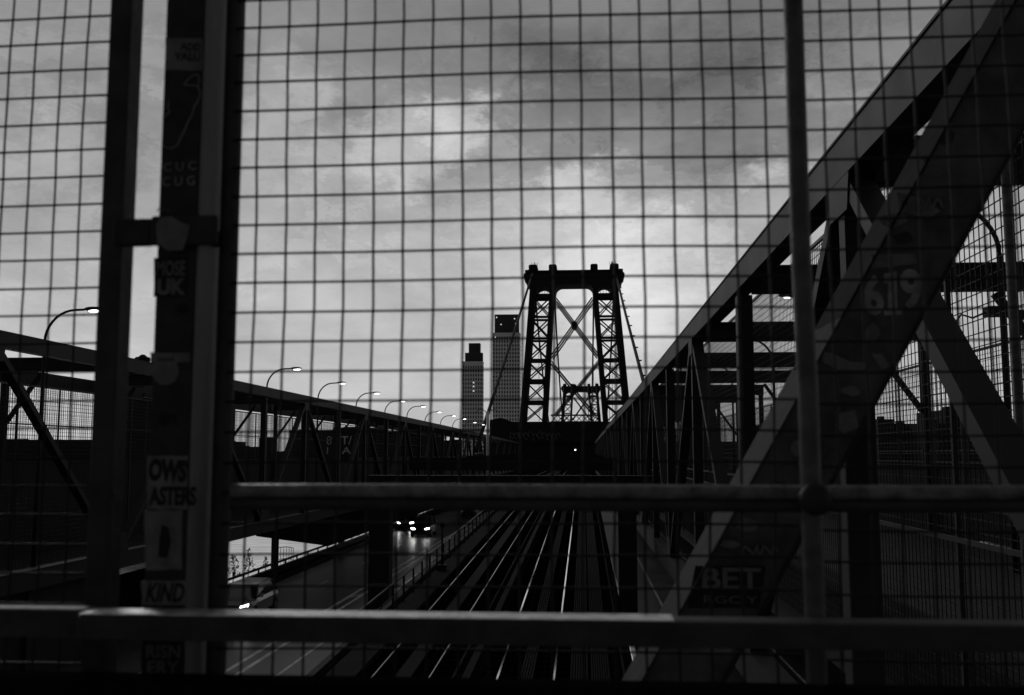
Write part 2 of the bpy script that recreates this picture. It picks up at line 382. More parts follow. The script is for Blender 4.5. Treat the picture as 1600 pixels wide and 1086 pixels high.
# ------------------------------------------------------------------ trusses
T_N = [-4.6, 11.9, 28.6, 45.3, 62.6, 80.1, 98.2, 116.4, 134.6, 152.8, 171, 189.2, 207.4, 225.6, 243.8, 262, 280]
B_N = [3.4, 20.0, 37.2, 54.5, 71.5, 89.2, 107.3, 125.5, 143.7, 161.9, 180.1, 198.3, 216.5, 234.7, 252.9, 271]
def truss(X, sgn, label):
    """X inner face, sgn +1 for the member lying to the right of X"""
    t = thing('bridge_truss', label, 'truss', (0, 0, 0), 'stiffening trusses of the bridge')
    xa, xb = (X, X+.34) if sgn > 0 else (X-.34, X)
    xm = (xa+xb)/2
    ys = [-6, 1]+[y for y in T_N if y > 2]+[284]
    m = M(); slabY(m, xa, xb, ys, ht, .48); m.build('top_chord', STEEL, t)
    m = M(); slabY(m, xa-.02, xb+.02, ys, lambda y: ht(y)+.03, .028); m.build('cover_plate', STEEL, t)
    m = M(); slabY(m, xa, xb, ys, hb, .62); m.build('bottom_chord', STEEL, t)
    m = M(); slabY(m, xa-.02, xb+.02, ys, lambda y: hb(y)+.02, .018); m.build('bottom_cover_plate', STEEL, t)
    for i, y in enumerate(T_N):
        for yb in (B_N[i-1] if i > 0 else None, B_N[i] if i < len(B_N) else None):
            if yb is None: continue
            s = 1 if yb > y else -1
            m = M(); off = -.001*s
            m.bar((xm+off, y+s*.25, ht(y)-.55), (xm+off, yb-s*.2, hb(yb)+.01), .29, .20)
            d_ = m.build('diagonal', STEEL, t)
        if y > 1:
            M().box(xm-.13, xm+.13, y-.13, y+.13, hb(y)+.01, ht(y)-.57).build('vertical', STEEL, t)
            g = M().plateYZ([(y-.5, ht(y)-.48), (y+.5, ht(y)-.48), (y+.38, ht(y)-.9), (y-.38, ht(y)-.9)], xm-.165, xm-.15)
            g.plateYZ([(y-.5, ht(y)-.48), (y+.5, ht(y)-.48), (y+.38, ht(y)-.9), (y-.38, ht(y)-.9)], xm+.15, xm+.165)
            g.build('gusset_plate', STEEL, t)
    for y in B_N:
        M().box(xm-.145, xm+.145, y-.16, y+.16, hb(y)+.02, ht(y)-.57).build('vertical', STEEL, t)
        g = M().plateYZ([(y-.8, hb(y)), (y+.8, hb(y)), (y+.5, hb(y)+.7), (y-.5, hb(y)+.7)], xm-.165, xm-.15)
        g.plateYZ([(y-.8, hb(y)), (y+.8, hb(y)), (y+.5, hb(y)+.7), (y-.5, hb(y)+.7)], xm+.15, xm+.165); g.build('gusset_plate', STEEL, t)
    return t
truss(XR, 1, 'deep riveted steel truss rising close on the right with a broad slanting top chord')
truss(XL, -1, 'long steel truss across the left side under the row of street lamps')

# portal beams over both footways, one at every truss joint
nodes = sorted([y for y in T_N if y > 5]+B_N[1:])[:20]
def beams(x0, x1, where, group):
    for k, y in enumerate(nodes):
        z1 = ht(y)+.03; t = thing('cross_beam', '%s dark cross beam from the viewer over the %s footway' % (ORD[k], where), 'beam', (0, y, 0), group)
        M().box(x0, x1, -.03, .03, z1-.50, z1-.04).build('web', STEEL_D, t)
        f = M(); f.box(x0, x1, -.16, .16, z1-.04, z1); f.build('flange', STEEL_D, t)
        f = M(); f.box(x0, x1, -.16, .16, z1-.54, z1-.50); f.build('flange', STEEL_D, t)
        xo = x1 if x1 > 0 else x0; s = 1 if x1 > 0 else -1
        M().bar((xo-s*.15, 0, -2.1 if s > 0 else -3.7), (xo-s*.15, 0, z1-.55), .22, .26).build('leg', STEEL_D, t)
        xi = (XR+.47) if s > 0 else (XL-.47)
        M().bar((xo-s*.25, 0, 1.2), (xo-s*1.6, 0, z1-.6), .12, .2).build('knee_brace', STEEL_D, t)
beams(XR+.35, 9.7, 'right', 'cross beams over the right footway')
beams(-22.6, XL-.35, 'left', 'cross beams over the left footway')

# ------------------------------------------------------------------ long mesh fences of the footways
def meshfence(X, z0, z1, y0, y1, cell, r, label, bay=8.6, panel=None, sub=('post', 'mesh_panel')):
    t = thing('mesh_fence', label, 'fence')
    y = y0; nb = 0
    while y < y1-.1:
        ye = min(y+bay, y1); m = M(); k = y+cell/2
        c2 = cell if y < 75 else cell*2
        while k < ye: m.bar((X, k, z0), (X, k, z1), r*2, r*2); k += c2
        z = z0
        while z <= z1: m.bar((X+r*1.5, y, z), (X+r*1.5, ye, z), r*2, r*2); z += c2
        m.build('mesh_panel', WIRE, t)
        m = M(); m.box(X-.03, X+.03, y-.03, y+.03, z0-.1, z1+.05); m.build('post', PIPE_D, t)
        y = ye; nb += 1
    M().box(X-.03, X+.03, y0, y1, z1, z1+.06).build('top_rail', PIPE_D, t)
    return t
ol = thing('eaves_beam', 'long dark beam above the outer fence behind the left truss', 'beam')
M().box(-22.9, -22.65, 50, 288, 2.95, 3.16).build('flange', STEEL_D, ol); M().box(-22.8, -22.72, 50, 288, 3.16, 4.0).build('web', STEEL_D, ol); M().box(-22.86, -22.7, 24, 49.98, 2.86, 3.42).build('web', STEEL_D, ol)
f1 = meshfence(4.6, -3.4, 4.1, 4.2, 132, .155, .0055, 'tall wire mesh fence just beyond the right truss')
for z in (-.62, -1.04): M().box(4.54, 4.58, 4.2, 132, z-.03, z+.03).build('handrail', PIPE_D, f1)
f2 = meshfence(9.62, -2.1, 2.5, 9, 132, .155, .0055, 'outer wire mesh fence along the far edge of the right footway')
M().box(9.68, 9.72, 9, 288, -2.1, -.35).build('solid_panel', STEEL_D, f2)
for z in (-.2, .1): M().box(9.52, 9.58, 9, 288, z-.03, z+.02).build('handrail', PIPE_D, f2)
f3 = meshfence(-19.2, -4.0, 2.35, 24, 140, .155, .006, 'wire mesh fence just behind the left truss')
f4 = meshfence(-22.4, -.3, 2.75, 24, 140, .155, .006, 'outer wire mesh fence above the dark panels behind the left truss')
M().box(-22.68, -22.61, 4, 288, -4.4, -.28).build('solid_panel', STEEL_D, f4)
M().box(-22.45, -22.35, 4, 24, -.5, .1).build('top_rail', STEEL_D, f4)
M().tube([(-22.3, 24, 1.2), (-22.3, 140, 1.2)], .03, 6).build('handrail', PIPE_D, f4)
# scrawled lettering on the left barrier
t = thing('graffiti_board', 'dark board behind the left truss with rough white painted letters', 'sign', (-21.9, 88.5, 0))
M().box(-1.6, 1.6, -.05, .05, -.7, 1.9).build('board', STEEL_D, t)
M().box(-.06, .06, .06, .16, -4, -.7).build('post', STEEL_D, t)
WP = mat('white_spray', .75, .7, amp=.3, scale=4)
lettering('8 ST/', (0, -.07, 1.25), .75, WP, t, 2.3); lettering('1 I A', (0, -.07, .35), .6, WP, t, 2.2)

a = P(1570, 245, 9); b_ = P(1597, 720, 9)
t = thing('slim_post', 'slim upright pipe in front of the cross beams near the right edge', 'post', (a.x, 9, 0))
M().tube([(0, 0, -4), (0, 0, a.z)], .042, 10).build('tube', PIPE, t, True); M().ball((0, 0, a.z), .05, 8, 6).build('cap', PIPE_D, t, True)
a = P(1566, 488, 28.2)
t = thing('cable_box', 'dark cable box with drooping cable on the cross beam near the right edge', 'cable box', (a.x, 28.2, 0))
M().box(-.45, .3, -.2, .2, a.z-.12, a.z+.16).build('housing', STEEL_D, t, bevel=.04); M().box(.32, .7, -.15, .15, a.z-.2, a.z+.05).build('side_box', STEEL_D, t)  # plain boxes standing in for a cable bundle, not a lamp
M().tube([(-.45, 0, a.z), (-.8, 0, a.z-.15), (-1.1, 0, a.z-.05), (-1.3, 0, a.z-.3)], .03, 5).build('cable', STEEL_D, t)
# ------------------------------------------------------------------ street lamps
def lamp(loc, d, label):
    t = thing('street_lamp', label, 'street lamp', loc, 'street lamps arching over the footways')
    g = loc[2]; H = 4.95-g
    M().tube([(0, 0, 0), (0, 0, H-1.15)], [.075, .05], 8).build('pole', STEEL_D, t, True)
    pts = [(d*(1.05-1.05*math.cos(a)), 0, H-1.15+1.1*math.sin(a)) for a in [i*math.pi/2/9 for i in range(10)]]
    pts += [(d*1.35, 0, H-.04)]
    M().tube(pts, [.05-.001*i for i in range(11)], 8).build('arm', STEEL_D, t, True)
    m = M(); m.ball((d*1.66, 0, H-.02), .34, 10, 6, (1, .45, .24)); hd = m.build('lamp_head', STEEL_D, t, True)
    m = M(); m.ball((d*1.72, 0, H-.085), .22 if d > 0 else .13, 10, 6, (1, .55, .25)); m.build('lamp_lens', LAMP, t, True)
    return t
ln0 = None
YLs = [32.5, 44.5, 56.5, 67.7, 79.3, 91, 102.6, 114.5, 127, 139, 152, 165]
for k, y in enumerate(YLs):
    lb = 'lit street lamp over the left truss, %s in the row counted from the left edge' % ORD[k]
    if ln0 is None: ln0 = lamp((-18.3, y, -3.9), 1, lb); ln0['group'] = 'street lamps in a row beyond the left truss'
    else: dup(ln0, (-18.3, y, -3.9+random.uniform(-.07, .07)), lb, random.uniform(-.12, .12))
ln1 = None
for k, y in enumerate((19.6, 31.2, 42.8, 54.6, 66.4)):
    lb = 'arched street lamp over the right footway, %s from the viewer' % ORD[k]
    if ln1 is None: ln1 = lamp((8.07, y, -2.2), -1, lb); ln1['group'] = 'street lamps over the right footway'
    else: dup(ln1, (8.07, y, -2.2), lb)

# ------------------------------------------------------------------ portal across the corridor
t = thing('portal_frame', 'low dark cross girder on columns spanning the roadway and tracks', 'girder', (0, 45, 0))
M().box(-9.75, XR-.02, -.3, .3, -2.1, -1.0).build('girder', STEEL_D, t)
M().box(-9.8, XR-.02, -.36, .36, -1.0, -.94).build('top_flange', STEEL, t)
M().box(-9.62, -8.68, -.4, .4, -7.4, -2.1).build('column', STEEL_D, t)
M().box(1.5, 2.3, -.4, .4, -7.4, -2.1).build('column', STEEL_D, t)
BRIGHT = mat('highlight_metal', .62, .32, metal=.85, amp=.5, scale=40, bump=.4)
lo = thing('low_girder', 'pale lit edge girder lying across the bridge behind the cross girder', 'girder', (0, 47.5, 0))
M().box(-9.6, 2.9, 0, .3, -2.3, -1.75).build('web', STEEL_D, lo)
# further girders across the corridor
for k, y in enumerate((100, 150, 200, 245)):
    g = thing('cross_girder', '%s dark girder across the tracks beyond the near portal' % ORD[k], 'girder', (0, y, 0), 'distant girders across the tracks')
    M().box(XL+.1, XR-.1, -.3, .3, -1.6+.15*k, -.4+.15*k).build('web', STEEL_D, g); M().box(XL+.1, XR-.1, -.4, .4, -.4+.15*k, -.32+.15*k).build('flange', STEEL_D, g)
# dark building block at the foot of the bridge tower
t = thing('bridge_house', 'dark block at the foot of the bridge tower with faint graffiti', 'building', (0, 288, 0))
M().plate([(P(765, 655, 288).x, 9.9), (P(783, 652, 288).x, 10.6), (P(800, 659, 288).x, 9.4), (P(955, 659, 288).x, 9.4), (P(955, 740, 288).x, -8), (P(765, 740, 288).x, -8)], 0, 5).build('wall', FAR, t)
M().box(-26.5, 7, -.6, 0, 3.2, 3.6).build('ledge', FAR, t); M().box(-26.5, 7, -.5, 0, 7.5, 7.7).build('ledge', FAR, t)
GR = mat('faded_graffiti', .10, .8, amp=.6, scale=1.5)
m = M()
for i in range(11):
    x = P(800+i*7.2, 680, 288).x; zz = P(800, 681, 288).z + random.uniform(-.4, .4)
    m.tube([(x+.55*math.cos(a), -.12, zz+1.0*math.sin(a)*random.uniform(.8, 1.1)) for a in [j*.7 for j in range(7 if i % 3 else 9)]], .17, 5)
m.build('graffiti', GR, t)
m = M()
for i in range(7):
    x = P(892+i*6, 712, 288).x; zz = P(890, 713+i*.8, 288).z
    m.tube([(x+.5*math.cos(a+i), -.12, zz+.9*math.sin(a)) for a in [j*.7 for j in range(7)]], .15, 5)
m.build('graffiti', GR, t)
t = thing('signal_light', 'small bright signal light above the tracks in the dark centre', 'signal', tuple(P(899, 703, 170)))
M().box(-.25, .25, 0, .3, -.5, .5).build('housing', STEEL_D, t); M().ball((0, -.06, 0), .09).build('lens', SIGNAL, t)
M().box(-.08, .08, .3, .4, -6.1, .5).build('post', STEEL_D, t)

# ------------------------------------------------------------------ the bridge towers
TY = 293.0; K = TY/FPX/3.503; TX = P(897.5, 560, TY).x
def tz(zy): return P(897.5, 390+zy/3.503, TY).z
def tower(label):
    t = thing('bridge_tower', label, 'bridge tower', (TX, TY, -42), 'steel suspension towers of the bridge')
    def q(zx, zy, y=0): return Vector(((zx-692)*K, y, tz(zy)+42))
    cols = {'ol': (470, 452-45), 'il': (575, 527), 'ir': (804, 860), 'or': (914, 982)}
    def cx(c_, zy): a, b_ = cols[c_]; return a+(b_-a)*(zy-150)/(945-150)
    foot = 1300
    for dy0 in (0, 7.0):
        for c_, wd in (('ol', 33), ('il', 27), ('ir', 27), ('or', 33)):
            m = M(); p = [(cx(c_, 180), 180), (cx(c_, foot), foot)]
            a = q(p[0][0], p[0][1], dy0); b_ = q(p[1][0], p[1][1], dy0)
            m.bar(a, b_, wd*K, 1.6); m.build('column', FAR, t)
        for cl, cr in (('ol', 'il'), ('ir', 'or')):
            ys_ = [250, 367, 485, 602, 718, 835, 950, 1070]
            for i, zy in enumerate(ys_):
                M().bar(q(cx(cl, zy), zy, dy0), q(cx(cr, zy), zy, dy0), .8, (20 if zy in (250, 718, 835) else 12)*K, (0, 1, 0)).build('strut', FAR, t)
                if i < len(ys_)-1:
                    zn = ys_[i+1]
                    for (ca, cb) in ((cl, cr), (cr, cl)):
                        M().bar(q(cx(ca, zy), zy+4, dy0+(.12 if ca == cl else -.12)), q(cx(cb, zn), zn-4, dy0+(.12 if ca == cl else -.12)), .5, 6.5*K, (0, 1, 0)).build('brace', FAR, t)
                    if dy0 == 0:
                        mid = (zy+zn)/2; xc = (cx(cl, mid)+cx(cr, mid))/2
                        M().plate([(q(xc, mid).x-1.4*K*4, q(xc, mid).z), (q(xc, mid).x, q(xc, mid).z-1.4*K*4), (q(xc, mid).x+1.4*K*4, q(xc, mid).z), (q(xc, mid).x, q(xc, mid).z+1.4*K*4)], -.35, .35).build('node_plate', FAR, t)
        # large central crossed braces, each a pair of bars
        for (x1, y1, x2, y2) in ((590, 268, 822, 580), (796, 268, 566, 585), (562, 612, 800, 905), (826, 612, 585, 905)):
            for o_ in (-5.5, 5.5):
                dd = dy0 + (.2 if x1 < x2 else -.2)
                dx, dy_ = (x2-x1), (y2-y1); ll = math.hypot(dx, dy_); nx, ny = -dy_/ll*o_, dx/ll*o_
                M().bar(q(x1+nx, y1+ny, dd), q(x2+nx, y2+ny, dd), 1.0, (6.5 if y1 < 400 else 4.5)*K, (0, 1, 0)).build('main_brace', FAR, t)
    for (a, b_) in ((692, 408), (692, 748)):
        c_ = q(a, b_); rr = 17*K if b_ < 500 else 12*K
        M().plate([(c_.x+rr*math.cos(i*math.pi/4), c_.z+rr*math.sin(i*math.pi/4)) for i in range(8)], -.5, 7.6).build('centre_plate', FAR, t)
    # top beam with rounded lower corners, arches over the legs
    def arc(cxx, cyy, rx, ry, a0, a1, n=8): return [(cxx+rx*math.cos(R(a0+(a1-a0)*i/n)), cyy-ry*math.sin(R(a0+(a1-a0)*i/n))) for i in range(n+1)]
    pl = [(440, 115), (945, 115), (945, 190)]
    poly = [(440, 115), (945, 115), (945, 190), (935, 250), (903, 250)] + arc(861, 240, 41, 42, 0, 180) + [(820, 262), (803, 262), (798, 235)] + arc(760, 232, 38, 40, 0, 90, 5)[1:] \
        + arc(628, 232, 38, 40, 90, 180, 5) + [(585, 262), (566, 262)] + arc(523, 240, 40, 40, 0, 180) + [(483, 250), (455, 250), (445, 190)]
    m = M(); m.plate([(q(x, z).x, q(x, z).z) for x, z in poly][::-1], -1.2, 8.2); m.build('top_beam', FAR, t)
    for (x0, x1) in ((415, 445), (940, 970)):
        s = -1 if x0 < 600 else 1; xe = x0 if s < 0 else x1; xi = x1 if s < 0 else x0
        m = M(); m.plate([(q(x, z).x, q(x, z).z) for x, z in [(xi, 112), (xe-s*8, 114), (xe-s*8, 130), (xe, 136), (xe, 155), (xe-s*10, 162), (xe-s*12, 180), (xi+s*2, 200)][::(-1 if s < 0 else 1)]], -1.6, 8.6); m.build('bracket', FAR, t)
    for (x0, x1) in ((443, 491), (554, 598), (784, 824), (891, 939)):
        m = M(); m.plate([(q(x, z).x, q(x, z).z) for x, z in [(x0, 115), (x0, 90), (x0+6, 84), (x1-6, 84), (x1, 90), (x1, 115)]], -1.5, 8.5); m.build('saddle_block', FAR, t)
    M().plate([(q(x, z).x, q(x, z).z) for x, z in [(425, 118), (960, 118), (960, 124), (425, 124)]][::-1], -1.9, 9).build('cornice', FAR, t)
    for xc in (474, 907):
        m = M()
        for i in range(5): m.bar(q(xc-16+i*8, 84, 0), q(xc-16+i*8, 68+(i % 2)*4, 0), .12, .12)
        m.bar(q(xc-16, 70, 0), q(xc+16, 70, 0), .1, .1); m.bar(q(xc-2, 84, 3), q(xc-2, 56, 3), .25, .25); m.build('railing', FAR, t)
    for (xa, xb) in ((484, 562), (822, 900)):
        m = M()
        for i in range(6): m.bar(q(xa+(xb-xa)*i/5, 240, 0), q(xa+(xb-xa)*i/5, 218, 0), .12, .12)
        m.bar(q(xa, 226, 0), q(xb, 226, 0), .12, .12); m.build('railing', FAR, t)
    # lattice between the inner columns near the deck
    for zy in (905, 942):
        M().bar(q(560, zy, 2), q(832, zy, 2), .8, 8*K, (0, 1, 0)).build('lattice_chord', FAR, t)
    for i in range(8):
        xa = 562+i*34
        for (z1, z2) in ((905, 942), (942, 905)):
            M().bar(q(xa, z1, 2+.1*(z1 > z2)), q(xa+34, z2, 2+.1*(z1 > z2)), .3, 4*K, (0, 1, 0)).build('lattice_brace', FAR, t)
    return t
tw = tower('near steel suspension tower, the large dark one with crossed bracing')
dup(tw, (TX+.8, 748, -45.5), 'far smaller steel suspension tower seen through the legs of the near tower')
# cables
def cable(pts, r, label, sus=None):
    t = thing('suspension_cable', label, 'cable', (0, 0, 0), 'main suspension cables')
    M().tube(pts, r, 8).build('main_strand', FAR, t, True)
    if sus:
        for (a, b_) in sus: M().tube([a, b_], .08, 4).build('suspender', FAR, t)
    return t
a, b_ = P(832, 427, TY-2), P(760, 653, 169)
cable([a, a.lerp(b_, .5)-Vector((0, 0, .4)), b_, a.lerp(b_, 1.12)], .32, 'left back cable sloping down from the near tower past the tall buildings')
a, b_ = P(962.6, 430, TY-2), P(1005.5, 597, 158)
rc = cable([a, a.lerp(b_, .5)-Vector((0, 0, .4)), b_, a.lerp(b_, 1.2)], .3, 'right back cable sloping down from the near tower to the right truss')
for i in range(11):
    p = a.lerp(b_, .12+i*.085); M().box(p.x+.2, p.x+.6, p.y-.1, p.y+.1, p.z, p.z+.25).build('cable_light', FAR, rc)
for (zx, nm) in ((577, 'left inner'), (803, 'right inner'), (466, 'left outer'), (918, 'right outer')):
    x0 = TX+(zx-692)*K; z0 = tz(110); pts = []; sus = []
    for i in range(25):
        y = TY+i*(748-TY)/24; s = (y-TY)/(748-TY)*2-1; z = 6+(z0-6)*s*s-3.5*(s+1)/2; pts.append((x0, y, z))
        if 1 < i < 23 and i % 2 == 0: sus.append(((x0, y, z), (x0, y, 2)))
    cable(pts, .28, '%s main cable sagging between the near and far towers' % nm, sus)
t = thing('main_span', 'distant roadway truss of the main span between the two towers', 'bridge span', (TX, 0, 0))
for s in (-1, 1):
    M().box(s*10-.4, s*10+.4, TY+9, 740, 6.2, 7.4).build('top_chord', FAR, t); M().box(s*10-.4, s*10+.4, TY+9, 740, -5, -4).build('bottom_chord', FAR, t)
    for i in range(24): M().bar((s*10, TY+10+i*18, -4 if i % 2 else 6.5), (s*10, TY+28+i*18, 6.5 if i % 2 else -4), .6, .6).build('diagonal', FAR, t)
M().box(-11, 11, TY+9, 740, -6, -5).build('deck', FAR, t)
# pale wrapped mast by the bridge house
t = thing('utility_mast', 'slim pale mast with small lamps beside the foot of the left back cable', 'mast', tuple(P(762, 690, 150)))
M().tube([(0, 0, -9), (0, 0, 4.6)], [.26, .2], 8).build('pole', mat('pale_mast', .6, .6), t, True)
for s, l in ((-1, 1.7), (1, 1.5)):
    M().tube([(0, 0, 3.9), (s*.4, 0, 4.6), (s*l*.7, 0, 4.9), (s*l, 0, 4.5)], .06, 5).build('arm', STEEL_D, t)
# ------------------------------------------------------------------ tall buildings and the skyline
def tall(label, u0, u1, vtop, vshaft, Yd, crown, cols, rows, side, lit=()):
    a = P(u0, vshaft, Yd); c_ = P(u1, vshaft, Yd); W = c_.x-a.x; z1 = a.z; cx_ = (a.x+c_.x)/2
    t = thing('tall_building', label, 'building', (cx_, Yd, -40), 'apartment towers on the far shore')
    H = z1+40
    M().box(-W/2, W/2, 0, W*side, 0, H).build('wall', SIDING, t)
    for (k0, k1, va, vb) in crown:
        za, zb = P(u0, vb, Yd).z+40, P(u0, va, Yd).z+40
        M().box(-W/2+W*k0, -W/2+W*k1, W*.08, W*side*.9, za, zb).build('crown', SIDING_D, t)
    M().box(-W/2-.2, W/2+.2, -.3, W*side, H-.8, H+.6).build('cornice', SIDING, t)
    cw, rh = W/cols, 3.55; n_ = 0; mesh = None; rest = M()
    for r_ in range(rows):
        for k in range(cols):
            x = -W/2+cw*k; z = H-2.2-rh*(r_+1)
            if z < 30: continue
            if n_ < 100:
                if mesh is None:
                    o_ = M().box(cw*.22, cw*.70, -.06, .05, .6, rh-.8).build('window', GLASS, t); mesh = o_; o_.location = (x, 0, z)
                else:
                    o_ = mesh.copy(); COL.objects.link(o_); o_.parent = t; o_.location = (x, 0, z)
                n_ += 1
            else: rest.box(x+cw*.22, x+cw*.70, -.06, .05, z+.6, z+rh-.8)
            if k < 5:
                rest.box(W/2-.05, W/2+.06, W*side*(k+.2)/5, W*side*(k+.8)/5, z+.5, z+rh-.7)
    tag(rest.build('window_grid', GLASS, t), kind='stuff')
    for (ku, kv) in lit:
        p = P(ku, kv, Yd); M().box(p.x-cx_-.45, p.x-cx_+.45, -.35, -.08, p.z+40-.5, p.z+40+.5).build('lit_window', WIN, t)
    return t
tall('shorter left apartment tower with a narrow stepped crown', 722.5, 754, 536, 566, 840, ((.12, .98, 551, 566), (.30, .86, 536, 551)), 8, 26, .55, ((740, 598), (740, 604), (740, 611)))
tall('taller right apartment tower with a broad flat crown close beside the bridge tower', 770, 812, 491, 521, 900, ((.06, .96, 491, 521),), 10, 32, .5, ((776, 496), (804, 498), (783, 507), (806, 506), (774, 527)))
def block(label, pts, Yd, extra=None):
    """skyline building: list of (u0, u1, vtop)"""
    u0 = min(p[0] for p in pts); cxx = P(u0, 710, Yd).x
    t = thing('skyline_building', label, 'building', (cxx, Yd, -40), 'dark buildings along the horizon')
    for i, (a, b_, vt) in enumerate(pts):
        xa, xb, z = P(a, vt, Yd).x-cxx, P(b_, vt, Yd).x-cxx, P((a+b_)/2, vt, Yd).z+40
        M().box(xa, xb, .3*i, 40, 0, z).build('wall', CITY, t)
        M().box(xa+.2*(xb-xa), xa+.45*(xb-xa), 3, 8, z, z+1.6).build('roof_hut', CITY, t)
    return t
block('long low flat building on the horizon behind the left truss', [(-40, 142, 687)], 2000)
block('dark building with round roof tanks above the left truss', [(178, 246, 572)], 420)
block('stepped dark block on the horizon behind the first upright right of the sticker post', [(360, 375, 690), (375, 405, 698), (405, 424, 684), (428, 445, 706)], 2200)
block('dark block with an uneven top behind the middle of the left truss', [(436, 452, 706), (452, 520, 672), (520, 600, 668)], 2000)
block('broad dark block behind the far part of the left truss', [(600, 690, 674), (690, 765, 688)], 1900)
block('low dark block behind the right fence near the slanting brace', [(1372, 1398, 655), (1398, 1440, 662), (1440, 1462, 690)], 520)
block('tall stepped dark block behind the right end of the footway', [(1462, 1476, 662), (1476, 1505, 640), (1505, 1580, 650), (1580, 1680, 655)], 480)
block('narrow dark block seen between the right truss uprights', [(1180, 1215, 668), (1215, 1245, 654)], 560)
block('wide low block filling the horizon right of centre', [(1000, 1180, 690), (1245, 1372, 688)], 1900)
tk = P(214, 552, 420)
t = thing('roof_water_tank', 'cluster of round roof tanks on the dark building above the left truss', 'water tank', (tk.x, tk.y+6, P(214, 572, 420).z))
for (dx, dz_, rr) in ((-2.2, 3.2, 1.7), (0, 4.0, 1.9), (2.0, 3.3, 1.5), (5.5, 1.6, 1.6), (-3.6, 1.6, 1.5)):
    M().ball((dx, 0, dz_), rr, 12, 8, (1, 1, .9)).build('tank', CITY, t); M().box(dx-.8, dx+.8, -.8, .8, 0, dz_).build('stand', CITY, t)

# ------------------------------------------------------------------ cars
def car(label, loc, rz, suv=1.0, glow=True):
    HEAD = MATS['headlight_glow'] if glow is True else (MATS['lamp_glow'] if glow else RIM)
    ROOF = mat('car_roof_highlight', .5, .18, metal=.75, amp=.1, scale=2)  # brighter metal than the body, put in for the roof's sky highlight
    t = thing('car', label, 'car', loc, 'cars driving towards the viewer', rz)
    h = 1.62*suv
    st = [(0, .70, .34, .62), (.12, .84, .26, .80), (.5, .90, .22, .93), (1.3, .92, .22, 1.03), (3.4, .92, .22, 1.05), (4.3, .88, .26, 1.0), (4.55, .76, .4, .85)]
    m = M(); prof = []
    for (y, hw, z0, z1) in st:
        ring = [(-hw*.9, y, z0), (-hw, y, z0+.15), (-hw, y, z1-.22), (-hw*.9, y, z1-.05), (-hw*.5, y, z1), (hw*.5, y, z1), (hw*.9, y, z1-.05), (hw, y, z1-.22), (hw, y, z0+.15), (hw*.9, y, z0)]
        prof.append(ring)
    n_ = 10; f = []
    for i in range(len(prof)-1):
        for k in range(n_): f.append((i*n_+k, i*n_+(k+1) % n_, (i+1)*n_+(k+1) % n_, (i+1)*n_+k))
    f += [tuple(range(n_)), tuple((len(prof)-1)*n_+k for k in range(n_))[::-1]]
    m.add([p for r_ in prof for p in r_], f); m.build('body', CARP, t, bevel=.03)
    # greenhouse
    m = M(); lo = [(-.82, 1.15, 1.0), (.82, 1.15, 1.0), (.82, 4.15, 1.0), (-.82, 4.15, 1.0)]; hi = [(-.64, 1.85, h-.07), (.64, 1.85, h-.07), (.66, 3.8, h-.07), (-.66, 3.8, h-.07)]
    m.add(lo+hi, [(0, 1, 5, 4), (1, 2, 6, 5), (2, 3, 7, 6), (3, 0, 4, 7), (4, 5, 6, 7)]); m.build('windows', CARG, t)
    m = M(); m.add([(-.66, 1.8, h-.08), (.66, 1.8, h-.08), (.68, 3.85, h-.08), (-.68, 3.85, h-.08), (-.56, 1.95, h), (.56, 1.95, h), (.58, 3.7, h), (-.58, 3.7, h)],
                   [(0, 1, 5, 4), (1, 2, 6, 5), (2, 3, 7, 6), (3, 0, 4, 7), (4, 5, 6, 7)]); m.build('roof', ROOF, t, bevel=.02)
    for s in (-1, 1):
        m = M(); m.bar((s*.84, 1.18, 1.0), (s*.66, 1.86, h-.06), .06, .08); m.bar((s*.84, 4.1, 1.0), (s*.67, 3.8, h-.06), .07, .1); m.build('pillar', CARP, t)
        M().box(min(s*.9, s*1.08), max(s*.9, s*1.08), 1.25, 1.38, 1.0, 1.16).build('mirror', CARP, t, bevel=.03)
        hl = M(); hl.add([(s*.46, .02, .70), (s*.78, .14, .72), (s*.80, .16, .86), (s*.50, .05, .80), (s*.46, .12, .70), (s*.78, .24, .72), (s*.80, .26, .86), (s*.50, .15, .80)],
                         [(0, 1, 2, 3), (4, 7, 6, 5), (0, 4, 5, 1), (1, 5, 6, 2), (2, 6, 7, 3), (3, 7, 4, 0)]); hl.build('headlight', HEAD, t)
        hl = M(); hl.add([(s*.66, .04, .38), (s*.74, .07, .38), (s*.74, .06, .50), (s*.66, .03, .50), (s*.66, .1, .38), (s*.74, .1, .38), (s*.74, .1, .50), (s*.66, .1, .50)],
                         [(0, 1, 2, 3), (4, 7, 6, 5), (0, 4, 5, 1), (1, 5, 6, 2), (2, 6, 7, 3), (3, 7, 4, 0)]); hl.build('fog_lamp', LAMP, t)
        for y in (.85, 3.65):
            w_ = M(); w_.tube([(s*.93, y, .34), (s*.70, y, .34)], .34, 18); wh = w_.build('wheel', TYRE, t)
            M().tube([(s*.945, y, .34), (s*.9, y, .34)], .2, 14).build('rim', RIM, wh)
    M().box(-.42, .42, -.03, .05, .5, .68).build('grille', GLASS, t); M().box(-.26, .26, -.05, -.01, .36, .46).build('number_plate', STICK_L, t)
    return t
car('dark tall car with lit headlights driving on the wet roadway, nearer of the pair', (-14.7, 89.6, -7.4), 0, 1.1)
car('dark car with lit headlights just behind and left of the tall car', (-17.4, 97, -7.4), 0, .92)
car('dark car at the lower left close behind the sticker post, roof reflecting the sky', (-15.55, 43.6, -7.4), 0, .97, 2)
car('dim dark car far down the left roadway beyond the headlight pair', (-13.6, 118, -7.4), 0, .95, False)

